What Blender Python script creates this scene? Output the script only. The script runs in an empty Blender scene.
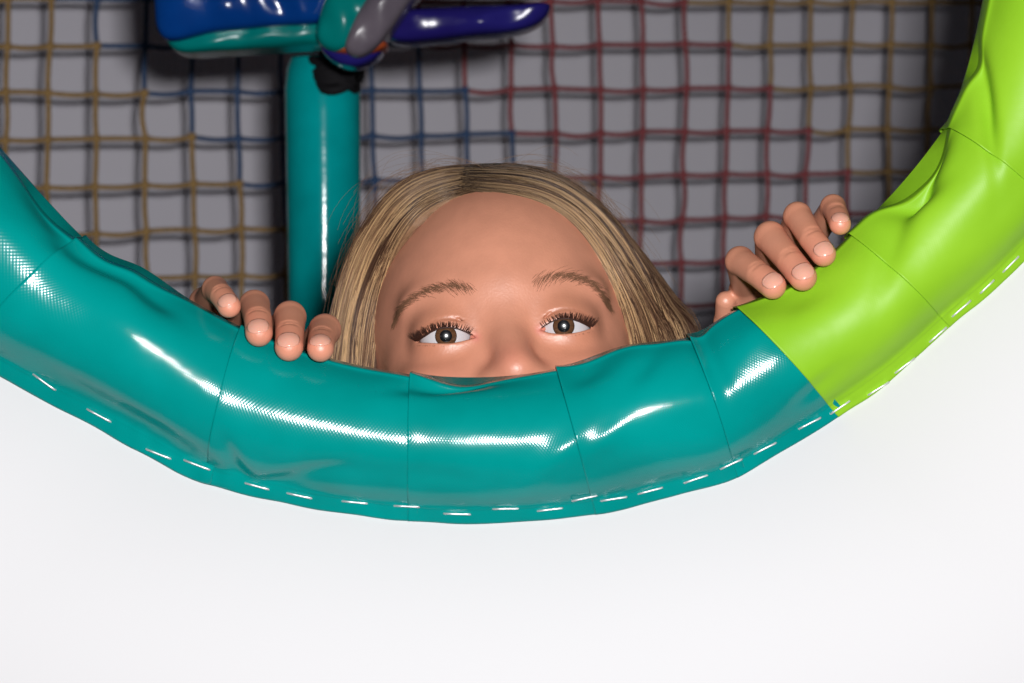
import bpy, math, random
import numpy as np
from mathutils import Vector, Matrix
from mathutils.bvhtree import BVHTree

random.seed(7); rng = np.random.default_rng(7)
scn = bpy.context.scene
K = 0.0003333            # metres per pixel per metre of distance
ZC = 1.22                # camera height
def W(px, py, d):        # a point seen at a pixel of the 1024x683 frame, d metres away
    return np.array([(px - 512.0) * K * d, d, ZC - (py - 341.5) * K * d])

# ------------------------------------------------------------------ camera, light, exposure
cam = bpy.data.cameras.new('camera'); camo = bpy.data.objects.new('camera', cam)
scn.collection.objects.link(camo); scn.camera = camo
cam.sensor_width = 36.0; cam.lens = 36.0 / (1024 * K); cam.clip_start = 0.05; cam.clip_end = 50
camo.location = (0, 0, ZC); camo.rotation_euler = (math.pi / 2, 0, 0)
cam.dof.use_dof = True; cam.dof.focus_distance = 1.28; cam.dof.aperture_fstop = 20

w = bpy.data.worlds.new('world'); scn.world = w; w.use_nodes = True
w.node_tree.nodes['Background'].inputs[0].default_value = (0.80, 0.82, 0.90, 1)
w.node_tree.nodes['Background'].inputs[1].default_value = 0.018

FL = Vector((0.055, 0.0, ZC + 0.055))
ld = bpy.data.lights.new('camera_flash', 'AREA'); ld.shape = 'RECTANGLE'; ld.size = 0.05; ld.size_y = 0.04
ld.energy = 20.5; ld.color = (1.0, 0.985, 0.99)
lo = bpy.data.objects.new('camera_flash', ld); scn.collection.objects.link(lo); lo.location = FL
lo.rotation_euler = (Vector((0.0, 1.3, ZC - 0.02)) - FL).to_track_quat('-Z', 'Y').to_euler()

scn.view_settings.view_transform = 'Standard'; scn.view_settings.look = 'None'
scn.view_settings.gamma = 1.0; scn.view_settings.use_curve_mapping = False
scn.view_settings.exposure = 0.0

# ------------------------------------------------------------------ helpers
def link(o, parent=None):
    scn.collection.objects.link(o)
    if parent is not None: o.parent = parent
    return o
def mesh_obj(name, verts, faces, mat, parent=None, smooth=True, uv=None, col=None):
    me = bpy.data.meshes.new(name)
    verts = np.asarray(verts, dtype=np.float64)
    if isinstance(faces, np.ndarray) and len(faces):
        n, m = faces.shape
        me.vertices.add(len(verts)); me.vertices.foreach_set('co', verts.astype(np.float32).ravel())
        me.loops.add(n * m); me.loops.foreach_set('vertex_index', faces.astype(np.int32).ravel())
        me.polygons.add(n); me.polygons.foreach_set('loop_start', np.arange(0, n * m, m, dtype=np.int32))
        me.update(calc_edges=True)
    else:
        me.from_pydata([tuple(v) for v in verts], [], [tuple(int(i) for i in f) for f in faces]); me.update()
    if smooth: me.polygons.foreach_set('use_smooth', np.ones(len(me.polygons), dtype=bool))
    if uv is not None:
        ul = me.uv_layers.new(name='uv'); vi = np.empty(len(me.loops), dtype=np.int32)
        me.loops.foreach_get('vertex_index', vi)
        ul.data.foreach_set('uv', np.asarray(uv, dtype=np.float32)[vi].ravel())
    if col is not None:
        ca = me.color_attributes.new('tint', 'FLOAT_COLOR', 'POINT')
        ca.data.foreach_set('color', np.asarray(col, dtype=np.float32).ravel())
    if mat is not None: me.materials.append(mat)
    return link(bpy.data.objects.new(name, me), parent)
def thing(name, label, cat, loc=(0, 0, 0), group=None):
    o = bpy.data.objects.new(name, None); o.empty_display_size = 0.05; link(o)
    o.location = loc; o['label'] = label; o['category'] = cat
    if group: o['group'] = group
    return o
def tag(o, label, cat, group=None):
    o['label'] = label; o['category'] = cat
    if group: o['group'] = group
    return o
def adopt(o, root):      # parent without moving it
    o.parent = root; o.matrix_parent_inverse = Matrix.Translation(-Vector(root.location)); return o
def grid_faces(nu, nv, closed_v=False, closed_u=False):
    iu = np.arange(nu if closed_u else nu - 1); iv = np.arange(nv if closed_v else nv - 1)
    a, b = np.meshgrid(iu, iv, indexing='ij'); a = a.ravel(); b = b.ravel()
    a2 = (a + 1) % nu; b2 = (b + 1) % nv
    return np.stack([a * nv + b, a2 * nv + b, a2 * nv + b2, a * nv + b2], 1)
def tubes(paths, radii, sides=4):
    """many polylines (n,m,3) with radii (n,m) -> verts, quads"""
    P = np.asarray(paths, float); n, m, _ = P.shape; R = np.broadcast_to(np.asarray(radii, float), (n, m))
    T = np.gradient(P, axis=1); T /= np.linalg.norm(T, axis=2, keepdims=True) + 1e-12
    ref = np.where(np.abs(T[..., 1:2]) > 0.9, np.array([1.0, 0, 0]), np.array([0, 1.0, 0]))
    A = np.cross(T, ref); A /= np.linalg.norm(A, axis=2, keepdims=True) + 1e-12
    B = np.cross(T, A)
    ang = np.arange(sides) * 2 * math.pi / sides
    V = P[:, :, None, :] + R[:, :, None, None] * (np.cos(ang)[None, None, :, None] * A[:, :, None, :] + np.sin(ang)[None, None, :, None] * B[:, :, None, :])
    f = grid_faces(m, sides, closed_v=True)
    F = (f[None] + (np.arange(n) * m * sides)[:, None, None]).reshape(-1, 4)
    return V.reshape(-1, 3), F
def catmull(P, n, closed=False):
    P = np.asarray(P, float); N = len(P)
    ts = np.linspace(0, N if closed else N - 1, n, endpoint=not closed)
    i = np.floor(ts).astype(int); 
    if not closed: i = np.minimum(i, N - 2)
    f = (ts - i)[:, None]
    g = (lambda j: P[j % N]) if closed else (lambda j: P[np.clip(j, 0, N - 1)])
    p0, p1, p2, p3 = g(i - 1), g(i), g(i + 1), g(i + 2)
    return 0.5 * ((2 * p1) + (-p0 + p2) * f + (2 * p0 - 5 * p1 + 4 * p2 - p3) * f**2 + (-p0 + 3 * p1 - 3 * p2 + p3) * f**3)
def smooth_noise(x, y, seed=0, oct=3):
    r = np.random.default_rng(seed); o = np.zeros_like(x, dtype=float)
    for k in range(oct):
        for j in range(4):
            a = r.uniform(0, 2 * math.pi); fq = (1.7 ** k) * r.uniform(0.7, 1.3); ph = r.uniform(0, 6.28)
            o += np.sin(fq * (x * math.cos(a) + y * math.sin(a)) + ph + 1.3 * np.sin(fq * 0.6 * (y * math.cos(a) - x * math.sin(a)) + ph * 2)) / (1.5 ** k)
    return o / 6.0

# ------------------------------------------------------------------ materials
def mat(name, col, rough=0.5, spec=0.5, metal=0.0, **kw):
    m = bpy.data.materials.new(name); m.use_nodes = True; nt = m.node_tree; b = nt.nodes['Principled BSDF']
    b.inputs['Base Color'].default_value = (*col, 1); b.inputs['Roughness'].default_value = rough
    b.inputs['Specular IOR Level'].default_value = spec; b.inputs['Metallic'].default_value = metal
    for k, v in kw.items(): b.inputs[k.replace('_', ' ')].default_value = v
    return m
def noise_tint(m, c1, c2, scale, coord='Object', detail=3, fac=(0.35, 0.65), vec_scale=None):
    nt = m.node_tree; b = nt.nodes['Principled BSDF']; tc = nt.nodes.new('ShaderNodeTexCoord')
    n = nt.nodes.new('ShaderNodeTexNoise'); n.inputs['Scale'].default_value = scale; n.inputs['Detail'].default_value = detail
    src = tc.outputs[coord]
    if vec_scale:
        mp = nt.nodes.new('ShaderNodeMapping'); mp.inputs['Scale'].default_value = vec_scale
        nt.links.new(src, mp.inputs[0]); src = mp.outputs[0]
    nt.links.new(src, n.inputs['Vector'])
    r = nt.nodes.new('ShaderNodeValToRGB'); r.color_ramp.elements[0].position = fac[0]; r.color_ramp.elements[1].position = fac[1]
    r.color_ramp.elements[0].color = (*c1, 1); r.color_ramp.elements[1].color = (*c2, 1)
    nt.links.new(n.outputs[0], r.inputs[0]); nt.links.new(r.outputs[0], b.inputs['Base Color'])
    return n
def bump(m, scale, strength, dist, coord='Object', detail=3):
    nt = m.node_tree; b = nt.nodes['Principled BSDF']; tc = nt.nodes.new('ShaderNodeTexCoord')
    n = nt.nodes.new('ShaderNodeTexNoise'); n.inputs['Scale'].default_value = scale; n.inputs['Detail'].default_value = detail
    nt.links.new(tc.outputs[coord], n.inputs['Vector'])
    bp = nt.nodes.new('ShaderNodeBump'); bp.inputs['Strength'].default_value = strength; bp.inputs['Distance'].default_value = dist
    nt.links.new(n.outputs[0], bp.inputs['Height'])
    if b.inputs['Normal'].links: nt.links.new(b.inputs['Normal'].links[0].from_socket, bp.inputs['Normal'])
    nt.links.new(bp.outputs[0], b.inputs['Normal'])
def vinyl(name, c1, c2, rough=0.2, weave=True, amt=0.000013):
    m = mat(name, c1, rough, 0.26)
    noise_tint(m, c1, c2, 22)
    bump(m, 45, 0.35, 0.0012)
    if weave:                                   # woven backing telegraphing through the vinyl
        nt = m.node_tree; b = nt.nodes['Principled BSDF']
        uv = nt.nodes.new('ShaderNodeUVMap'); sx = nt.nodes.new('ShaderNodeSeparateXYZ'); nt.links.new(uv.outputs[0], sx.inputs[0])
        def sn(sock, f):
            a = nt.nodes.new('ShaderNodeMath'); a.operation = 'MULTIPLY'; a.inputs[1].default_value = f; nt.links.new(sock, a.inputs[0])
            s = nt.nodes.new('ShaderNodeMath'); s.operation = 'SINE'; nt.links.new(a.outputs[0], s.inputs[0]); return s.outputs[0]
        ml = nt.nodes.new('ShaderNodeMath'); ml.operation = 'MULTIPLY'
        nt.links.new(sn(sx.outputs[0], 2 * math.pi / 0.0019), ml.inputs[0]); nt.links.new(sn(sx.outputs[1], 2 * math.pi / 0.0019), ml.inputs[1])
        bp = nt.nodes.new('ShaderNodeBump'); bp.inputs['Strength'].default_value = 1.0; bp.inputs['Distance'].default_value = amt
        nt.links.new(ml.outputs[0], bp.inputs['Height']); nt.links.new(b.inputs['Normal'].links[0].from_socket, bp.inputs['Normal'])
        nt.links.new(bp.outputs[0], b.inputs['Normal'])
    return m
M_teal = vinyl('teal_vinyl', (0.000, 0.235, 0.215), (0.000, 0.275, 0.255), 0.17)
M_lime = vinyl('lime_vinyl', (0.245, 0.51, 0.018), (0.28, 0.56, 0.022), 0.44, True, 0.000006)
M_pole = vinyl('pole_vinyl', (0.0, 0.33, 0.34), (0.0, 0.43, 0.44), 0.13, False)
M_blue = vinyl('blue_vinyl', (0.001, 0.035, 0.20), (0.002, 0.05, 0.26), 0.16, False)
M_navy = vinyl('navy_vinyl', (0.016, 0.011, 0.13), (0.02, 0.016, 0.17), 0.2, False)
M_gteal = vinyl('sea_green_vinyl', (0.0, 0.19, 0.175), (0.0, 0.24, 0.22), 0.25, False)
M_orange = vinyl('orange_vinyl', (0.4, 0.07, 0.02), (0.45, 0.09, 0.03), 0.3, False)
M_greyv = vinyl('grey_vinyl', (0.12, 0.10, 0.125), (0.2, 0.17, 0.2), 0.25, False)
M_black = mat('black_webbing', (0.012, 0.011, 0.013), 0.8, 0.2)
M_white = mat('white_laminate', (0.715, 0.712, 0.722), 0.7, 0.08)
M_wall = mat('grey_wall_paint', (0.62, 0.60, 0.67), 0.8, 0.2); noise_tint(M_wall, (0.84, 0.815, 0.90), (0.90, 0.875, 0.95), 3.0)
M_floor = mat('floor_mat', (0.20, 0.22, 0.26), 0.7); noise_tint(M_floor, (0.17, 0.19, 0.23), (0.24, 0.26, 0.3), 6)
M_steel = mat('staple_steel', (0.85, 0.85, 0.86), 0.42, 0.5, 0.75)
def cord_mat(name, c):
    m = mat(name, c, 0.7, 0.25); noise_tint(m, tuple(x * 0.75 for x in c), c, 300); return m
M_cy = cord_mat('yellow_cord', (0.50, 0.31, 0.12)); M_cb = cord_mat('blue_cord', (0.07, 0.13, 0.27)); M_cr = cord_mat('red_cord', (0.42, 0.10, 0.11))

# skin: tint attribute carries the natural colour of lips, cheeks and finger ends, plus painted lid-crease shade
M_skin = mat('skin', (0.66, 0.30, 0.19), 0.43, 0.75, Subsurface_Weight=0.0, Subsurface_Scale=0.002)
def skin_nodes(m):
    nt = m.node_tree; b = nt.nodes['Principled BSDF']; b.inputs['Subsurface Radius'].default_value = (1.0, 0.35, 0.2)
    at = nt.nodes.new('ShaderNodeAttribute'); at.attribute_name = 'tint'
    tc = nt.nodes.new('ShaderNodeTexCoord'); n = nt.nodes.new('ShaderNodeTexNoise'); n.inputs['Scale'].default_value = 90; n.inputs['Detail'].default_value = 5
    nt.links.new(tc.outputs['Object'], n.inputs['Vector'])
    r = nt.nodes.new('ShaderNodeMapRange'); r.inputs[1].default_value = 0.3; r.inputs[2].default_value = 0.7; r.inputs[3].default_value = 0.93; r.inputs[4].default_value = 1.05
    nt.links.new(n.outputs[0], r.inputs[0])
    mx = nt.nodes.new('ShaderNodeVectorMath'); mx.operation = 'SCALE'
    nt.links.new(at.outputs['Color'], mx.inputs[0]); nt.links.new(r.outputs[0], mx.inputs['Scale']); nt.links.new(mx.outputs[0], b.inputs['Base Color'])
skin_nodes(M_skin); bump(M_skin, 900, 0.25, 0.0004)
M_nail = mat('nail', (0.80, 0.38, 0.28), 0.22, 0.5, Subsurface_Weight=0.1, Subsurface_Scale=0.003)
M_sclera = mat('sclera', (0.62, 0.61, 0.63), 0.12, 0.5)
M_iris = mat('iris', (0.20, 0.10, 0.04), 0.2, 0.5)
M_pupil = mat('pupil', (0.004, 0.004, 0.006), 0.2, 0.8)
M_lash = mat('eyelash', (0.045, 0.018, 0.012), 0.5, 0.3)
M_brow = mat('eyebrow', (0.22, 0.11, 0.06), 0.6, 0.3)
M_shirt = mat('shirt_cloth', (0.55, 0.56, 0.62), 0.9, 0.2); bump(M_shirt, 300, 0.4, 0.001)
M_jeans = mat('denim', (0.05, 0.09, 0.2), 0.9, 0.2); bump(M_jeans, 400, 0.4, 0.001)
M_shoe = mat('shoe_canvas', (0.6, 0.6, 0.6), 0.8, 0.2)
def hair_mat(name):
    m = mat(name, (0.4, 0.25, 0.12), 0.42, 0.45); nt = m.node_tree; b = nt.nodes['Principled BSDF']
    at = nt.nodes.new('ShaderNodeAttribute'); at.attribute_name = 'tint'; nt.links.new(at.outputs['Color'], b.inputs['Base Color']); return m
M_hair = hair_mat('blonde_hair')

# ------------------------------------------------------------------ padded ring (stations: inner px, outer px, seam?)
RD = 1.25
ST = [((-10, 137), (-115, 262), 0), ((84, 238), (-30, 354), 1), ((143, 268), (98, 427), 0), ((190, 300), (150, 455), 0), ((245, 328), (207, 483), 1),
      ((330, 358), (303, 505), 0), ((413, 374), (411, 520), 1), ((487, 377), (503, 522), 0), ((558, 368), (597, 513), 1), ((622, 346), (672, 495), 0),
      ((690, 336), (738, 475), 1), ((738, 308), (838, 415), 1), ((798, 279), (893, 376), 0), ((850, 236), (948, 326), 1), ((900, 186), (1000, 282), 0),
      ((945, 128), (1060, 216), 1), ((966, 78), (1090, 150), 0), ((984, 0), (1120, 60), 0), ((1000, -110), (1142, -80), 1), ((985, -260), (1125, -275), 0),
      ((900, -400), (1012, -490), 1), ((740, -495), (800, -622), 1), ((540, -530), (545, -672), 1), ((330, -500), (280, -635), 1),
      ((140, -410), (50, -517), 1), ((0, -270), (-130, -335), 1), ((-80, -110), (-222, -130), 1), ((-75, 40), (-212, 100), 1)]
NS = len(ST); PER = 40
IN = catmull([s[0] for s in ST], NS * PER, True); OUT = catmull([s[1] for s in ST], NS * PER, True)
def px3(P, dep):         # px array (...,2) + depth array -> world
    P = np.asarray(P, float); d = np.broadcast_to(dep, P.shape[:-1])
    # the ring lies in one plane: pixels are scaled at the ring's own distance
    return np.stack([(P[..., 0] - 512) * K * RD, d, ZC - (P[..., 1] - 341.5) * K * RD], -1)
cen = 0.5 * (IN + OUT); hv = 0.5 * (IN - OUT)
arc = np.concatenate([[0], np.cumsum(np.linalg.norm(np.diff(cen, axis=0), axis=1))]) * K * RD
# cross-section profile, front from inner edge to outer edge, then back again
NF = 56
phi = np.concatenate([np.linspace(0, math.pi, NF)])
a_f = np.concatenate([0.1 + 0.9 * np.cos(phi), np.linspace(-0.83, -1.0, 7)])
s_f = np.concatenate([np.sin(phi), np.zeros(7)])
PF = 0.0072
# dents: px, py, long radius px, short radius px, angle deg (down-right positive), depth mm
DENTS = [(55, 212, 50, 12, 52, 3.5), (25, 235, 60, 16, 40, -1.5), (112, 264, 40, 9, 22, 4.5), (158, 292, 30, 10, 42, 4.5), (150, 325, 70, 22, 30, -1.5),
         (450, 383, 42, 7, -5, 5.0), (585, 372, 26, 11, -30, 2.0), (640, 366, 24, 11, -50, 1.6), (704, 352, 38, 11, 70, 2.5), (750, 335, 34, 14, -50, -1.2),
         (918, 168, 50, 11, -60, 7.0), (906, 196, 30, 11, -30, 5.0), (872, 212, 34, 13, -55, -2.5), (888, 240, 50, 11, -72, 2.5),
         (976, 100, 56, 7, 84, 5.0), (950, 112, 30, 12, -75, -2.5), (905, 300, 60, 26, -40, -1.5), (794, 298, 36, 14, -20, 2.5),
         (300, 476, 50, 10, -14, 1.8), (238, 462, 34, 9, 70, 2.0), (560, 452, 34, 12, -40, -1.5), (600, 440, 28, 10, -40, -1.2), (700, 420, 50, 18, -15, 1.2),
         (100, 400, 80, 12, 32, 2.0), (170, 436, 60, 12, 30, 2.0), (440, 474, 46, 11, 6, 1.2), (350, 470, 50, 12, 3, 1.2), (810, 390, 34, 10, -40, 1.8), (852, 402, 14, 8, -30, -3), (1000, 200, 56, 18, -50, 1.5)]
def sleeve(i0, i1, mt, lab=None, seed=0):
    n0 = i0 * PER - 1; n1 = i1 * PER + 3
    idx = np.arange(n0, n1 + 1); M = NS * PER
    c = cen[idx % M]; h = hv[idx % M]; nrm = h / np.linalg.norm(h, axis=1, keepdims=True)
    hl = np.linalg.norm(h, axis=1)
    tau = np.clip((idx - i0 * PER) / float((i1 - i0) * PER), 0, 1)
    t = tau[:, None]
    aF = a_f[None]; sF = s_f[None]
    L = float((i1 - i0) * PER)
    edge = np.exp(-(idx - n0) / 7.0) [:, None]; edge2 = np.exp(-(n1 - idx) / 7.0)[:, None]
    puff = 0.024 * np.sin(math.pi * t) ** 0.8
    arcs = (arc[idx % M])[:, None] + 0 * aF
    ph = np.arccos(np.clip((aF - 0.1) / 0.9, -1, 1)) + 0 * t
    ruf = (np.exp(-(idx - n0) / 22.0)[:, None] + np.exp(-(n1 - idx) / 22.0)[:, None]) * smooth_noise(ph * 2.4, arcs * 16, seed + 3, 2)
    lown = smooth_noise(ph * 1.3 + seed, arcs * 24, seed, 2)
    out = {}
    verts = []
    for side in (1, -1):
        Rd = 0.0268 * (hl / 70.0)[:, None] * (1 + puff)
        dsp = 0.0007 * edge - 0.0006 * edge2 + 0.0009 * ruf + 0.0008 * lown + 0.0010 * smooth_noise(ph * 0.9 + seed * 2.0, arcs * 62, seed + 40, 2)
        P = c[:, None, :] + h[:, None, :] * (aF * 1.0)[..., None]
        x = Rd * sF
        kk = 0.0055; PFa = PF + 0.0030 * np.clip((aF + 1.0) / 0.2, 0, 1); dep = 0.5 * (x + PFa + np.sqrt((x - PFa) ** 2 + kk * kk * 0.6))
        dep = np.where(aF > 0.9, np.minimum(dep, x + PFa * np.clip((1 - aF) / 0.1, 0, 1) ** 0.5), dep)
        body = np.clip((aF + 0.8) / 0.25, 0, 1) * np.clip(sF * 3, 0, 1)
        dd = np.zeros_like(dep)
        if side == 1:
            for (dx, dy, rl, rs, an, mm) in DENTS:
                ca, sa = math.cos(math.radians(an)), math.sin(math.radians(an))
                u = (P[..., 0] - dx) * ca + (P[..., 1] - dy) * sa; v = -(P[..., 0] - dx) * sa + (P[..., 1] - dy) * ca
                dd += mm * 0.001 * np.exp(-(u / rl) ** 2 - (v / rs) ** 2)
        n_in = np.clip(np.cos(ph), -1, 1)
        g = (dsp * 1.0) * body - dd * np.clip((aF + 0.9) / 0.2, 0, 1)
        # displace along the section normal
        P = P + nrm[:, None, :] * (g * np.cos(ph))[..., None] / (K * RD)
        P = P + nrm[:, None, :] * ((0.0010 * edge - 0.0004 * edge2) * n_in * (n_in > 0))[..., None] / (K * RD)
        dep = dep + g * np.sin(ph)
        pk = smooth_noise(arcs * 300, aF * 6, seed + 9, 2) * 0.0006 * np.clip((-0.70 - aF) / 0.1, 0, 1)
        pk = pk * (1 + 2.5 * np.exp(-np.minimum(idx - n0, n1 - idx) / 9.0)[:, None])
        pk += (smooth_noise(arcs * 90, aF * 3, 77, 2)) * 0.0006 * np.clip((-0.70 - aF) / 0.1, 0, 1)
        dep = np.maximum(dep + pk + 0.0006, np.where(aF < 0.75, 0.0066, 0.0)) + (0.0007 * edge)
        ow = smooth_noise(arcs * 160, arcs * 0, 21, 2) * 1.6 * (aF < -0.97)
        P = P + nrm[:, None, :] * ow[..., None]
        V = px3(P, RD - side * dep)
        out[side] = V
    Vf = out[1]; Vb = out[-1][:, ::-1][:, :-1]
    V = np.concatenate([Vf, Vb], 1); nu, nv, _ = V.shape
    girth = np.concatenate([[0], np.cumsum(np.linalg.norm(np.diff(V[nu // 2], axis=0), axis=1))])
    uv = np.stack([np.broadcast_to((idx * (arc[-1] / len(arc)))[:, None], (nu, nv)), np.broadcast_to(girth[None], (nu, nv))], -1)
    o = mesh_obj('sleeve', V.reshape(-1, 3), grid_faces(nu, nv, closed_v=True)[:, ::-1], mt, ring, uv=uv.reshape(-1, 2))
    if lab: o['label'] = lab
    so = o.modifiers.new('cloth_thickness', 'SOLIDIFY'); so.thickness = 0.0006; so.offset = -1
    return o
ring = thing('padded_ring', 'shiny padded vinyl ring round the opening, mostly teal, lime green at the right', 'padded ring')
seams = [i for i, s in enumerate(ST) if s[2]]
for q, i0 in enumerate(seams):
    i1 = seams[(q + 1) % len(seams)]; i1 = i1 if i1 > i0 else i1 + NS
    green = 11 <= i0 <= 20
    sleeve(i0, i1, M_lime if green else M_teal, 'lime green vinyl sleeve' if green else 'teal vinyl sleeve', seed=q)
STAPLES = [(33, 374, 55, 390), (87, 409, 111, 422), (146, 449, 171, 459), (184, 460, 210, 470), (245, 483, 269, 489.5), (287, 493, 312, 498.5),
           (342, 501, 367.6, 503.6), (394, 505.7, 419.5, 507), (443.8, 513.5, 470.8, 514.5), (492.7, 509, 518.6, 508.4), (537.4, 511, 562.4, 508),
           (572, 501, 597, 495.4), (600.7, 501, 626.6, 496.8), (638, 494, 662.5, 487.5), (684, 483, 707.5, 475), (720.6, 469, 742, 459),
           (754, 454, 776, 442.7), (798.6, 429, 820.7, 417.6), (830.5, 414, 850, 400.7), (868, 395, 889, 382), (895, 373, 915, 358),
           (929.5, 342, 946.7, 327), (952, 316.7, 970.7, 300.6), (980.5, 293, 994, 280), (1003, 272, 1019, 256)]
bpy.context.view_layer.update()
_dg = bpy.context.evaluated_depsgraph_get()
ring_trees = [BVHTree.FromObject(c, _dg) for c in ring.children if c.name.startswith('sleeve')]
def ring_hit(px, py):
    d = Vector(W(px, py, 1.0)) - Vector((0, 0, ZC)); best = None
    for t in ring_trees:
        h = t.ray_cast(Vector((0, 0, ZC)), d)
        if h[0] is not None and (best is None or h[0].y < best.y): best = h[0]
    return best
for (x0, y0, x1, y1) in STAPLES:
    pts = []
    for (x, y) in ((x0, y0), ((x0 + x1) / 2, (y0 + y1) / 2), (x1, y1)):
        h = ring_hit(x, y); pts.append(h.y if h else RD - 0.008)
    d = min(min(pts), RD - 0.0076)
    A = W(x0, y0, d - 0.0004); B = W(x1, y1, d - 0.0004); D = (B - A)
    dn = np.array([0, 1.0, 0])
    path = [A + dn * 0.003, A + dn * 0.0006, A + D * 0.02 - dn * 0.0002, A + D * 0.33 - dn * 0.0003, A + D * 0.66 - dn * 0.0003, B - D * 0.02 - dn * 0.0002, B + dn * 0.0006, B + dn * 0.003]
    v, f = tubes([path], 0.00042, 6)
    mesh_obj('staple', v, f, M_steel, ring)

# ------------------------------------------------------------------ white panel with the opening (hole follows the ring's foam)
loop = cen + hv * (-0.25)
step = 6; inn = px3(loop[::step], np.full(len(loop[::step]), RD)); n = len(inn)
c0 = inn.mean(0); X0, X1, Z0, Z1 = -1.3, 1.3, 0.0, 2.3
ang_u = np.arctan2(inn[:, 2] - c0[2], inn[:, 0] - c0[0]); outp = []
for a in ang_u:
    dx, dz = math.cos(a), math.sin(a)
    tx = ((X1 if dx > 0 else X0) - c0[0]) / dx if abs(dx) > 1e-6 else 1e9; tz = ((Z1 if dz > 0 else Z0) - c0[2]) / dz if abs(dz) > 1e-6 else 1e9
    tt = min(tx, tz); outp.append([c0[0] + dx * tt, RD, c0[2] + dz * tt])
outp = np.array(outp)
for cx, cz in ((X0, Z0), (X0, Z1), (X1, Z0), (X1, Z1)):
    j = np.argmin((outp[:, 0] - cx) ** 2 + (outp[:, 2] - cz) ** 2); outp[j] = [cx, RD, cz]
rows = [inn * (1 - t) + outp * t for t in (0, 0.1, 0.3, 0.6, 1.0)]
F_ = [r + np.array([0, -0.006, 0]) for r in rows]; B_ = [r + np.array([0, 0.006, 0]) for r in rows[::-1]]
V = np.array(F_ + B_)
o = mesh_obj('wall_front', V.reshape(-1, 3), grid_faces(len(V), n, closed_v=True, closed_u=True), M_white, smooth=False)
o['kind'] = 'structure'

# ------------------------------------------------------------------ back wall, floor
def netd(px): return 2.45 + 0.000314 * (px - 50)
def wallpt(px, z, off):
    d = netd(px) + off; return np.array([(px - 512) * K * d, d, z])
WA, WB = wallpt(0, 0, 0.33), wallpt(1024, 0, 0.33); WA, WB = WA - (WB - WA) * 1.0, WB + (WB - WA) * 1.0
nx = (WB - WA) / np.linalg.norm(WB - WA); nn = np.array([-nx[1], nx[0], 0])
def slab(name, A, B, z0, z1, th, m):
    v = [A, B, B + nn * th, A + nn * th]; v = [np.array([p[0], p[1], z0]) for p in v] + [np.array([p[0], p[1], z1]) for p in v]
    f = [(0, 1, 5, 4), (1, 2, 6, 5), (2, 3, 7, 6), (3, 0, 4, 7), (4, 5, 6, 7), (3, 2, 1, 0)]
    o = mesh_obj(name, v, f, m, smooth=False); o['kind'] = 'structure'; return o
slab('wall_back', WA, WB, 0, 2.6, 0.1, M_wall)
v = [(-2.2, -0.6, 0), (2.6, -0.6, 0), (2.6, 3.4, 0), (-2.2, 3.4, 0)]; v = v + [(a, b, -0.1) for a, b, c in v]
o = mesh_obj('floor', v, [(0, 1, 2, 3), (7, 6, 5, 4), (0, 4, 5, 1), (1, 5, 6, 2), (2, 6, 7, 3), (3, 7, 4, 0)], M_floor, smooth=False); o['kind'] = 'structure'

# ------------------------------------------------------------------ net
COLS = [7, 50, 98, 148, 195, 240, 284, 329, 373, 420, 465, 510, 552, 598, 640, 683, 726, 767, 808, 850, 890, 931, 971]
LX = 10; RX = 12
cols = [7 - 47.5 * i for i in range(LX, 0, -1)] + COLS + [971 + 40.5 * i for i in range(1, RX)]
rows_ = list(range(-14, 24))
nodes = {}
for i, cx in enumerate(cols):
    for r in rows_:
        sc = 47 + (43.7 - 47) * (cx - 50) / 590.0
        py = 46 + sc * r - (cx - 50) / 590.0
        jx = 2.2 * smooth_noise(np.array([i * 1.9]), np.array([r * 1.9]), 5, 2)[0] + 3.0 * math.sin(r * 0.5 + i * 0.3); jy = 2.2 * smooth_noise(np.array([i * 1.9]), np.array([r * 1.9]), 8, 2)[0]
        nodes[i, r] = W(cx + jx, py + jy, netd(cx) + 0.008 * smooth_noise(np.array([i * .6]), np.array([r * .6]), 9, 2)[0])
def band(c):
    if c <= -8: return 2
    if c <= 1: return 0
    if c <= 8: return 1
    if c <= 15: return 2
    if c <= 27: return 3
    return 1
segs = {0: [], 1: [], 2: [], 3: []}; knots = {0: [], 1: [], 2: [], 3: []}
def sagseg(A, B, s):
    m = 7; t = np.linspace(0, 1, m)[:, None]; P = A + (B - A) * t
    wob = np.array([random.gauss(0, .0009), random.gauss(0, .0009), random.gauss(0, .0009) - (0.0012 if s else 0)])
    return P + np.sin(math.pi * t) * wob
for i in range(len(cols)):
    for r in rows_:
        c = (i - LX) - r
        if (i + 1, r) in nodes: segs[band(c)].append(sagseg(nodes[i, r], nodes[i + 1, r], 1))
        if (i, r + 1) in nodes: segs[band(c - 1)].append(sagseg(nodes[i, r], nodes[i, r + 1], 0))
        knots[band(c - 1)].append(nodes[i, r])
net = thing('safety_net', 'knotted square mesh safety net in yellow, blue and red bands before the grey wall', 'net')
def knot_mesh(cs):
    th = np.linspace(0, math.pi, 5)[1:-1]; base = [(0, 0, 1)] + [(math.sin(t) * math.cos(p), math.sin(t) * math.sin(p), math.cos(t)) for t in th for p in np.arange(6) * math.pi / 3] + [(0, 0, -1)]
    base = np.array(base) * np.array([0.0042, 0.0035, 0.0042]); F = []
    for p in range(6):
        q = (p + 1) % 6; F.append((0, 1 + p, 1 + q, 1 + q)); 
        for rr in range(2): F.append((1 + rr * 6 + p, 7 + rr * 6 + p, 7 + rr * 6 + q, 1 + rr * 6 + q))
        F.append((13 + p, 19, 13 + q, 13 + q))
    F3 = [tuple(dict.fromkeys(f)) for f in F]
    V = (np.array(cs)[:, None, :] + base[None]).reshape(-1, 3)
    return V, [tuple(i + k * 20 for i in f) for k in range(len(cs)) for f in F3]
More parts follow.
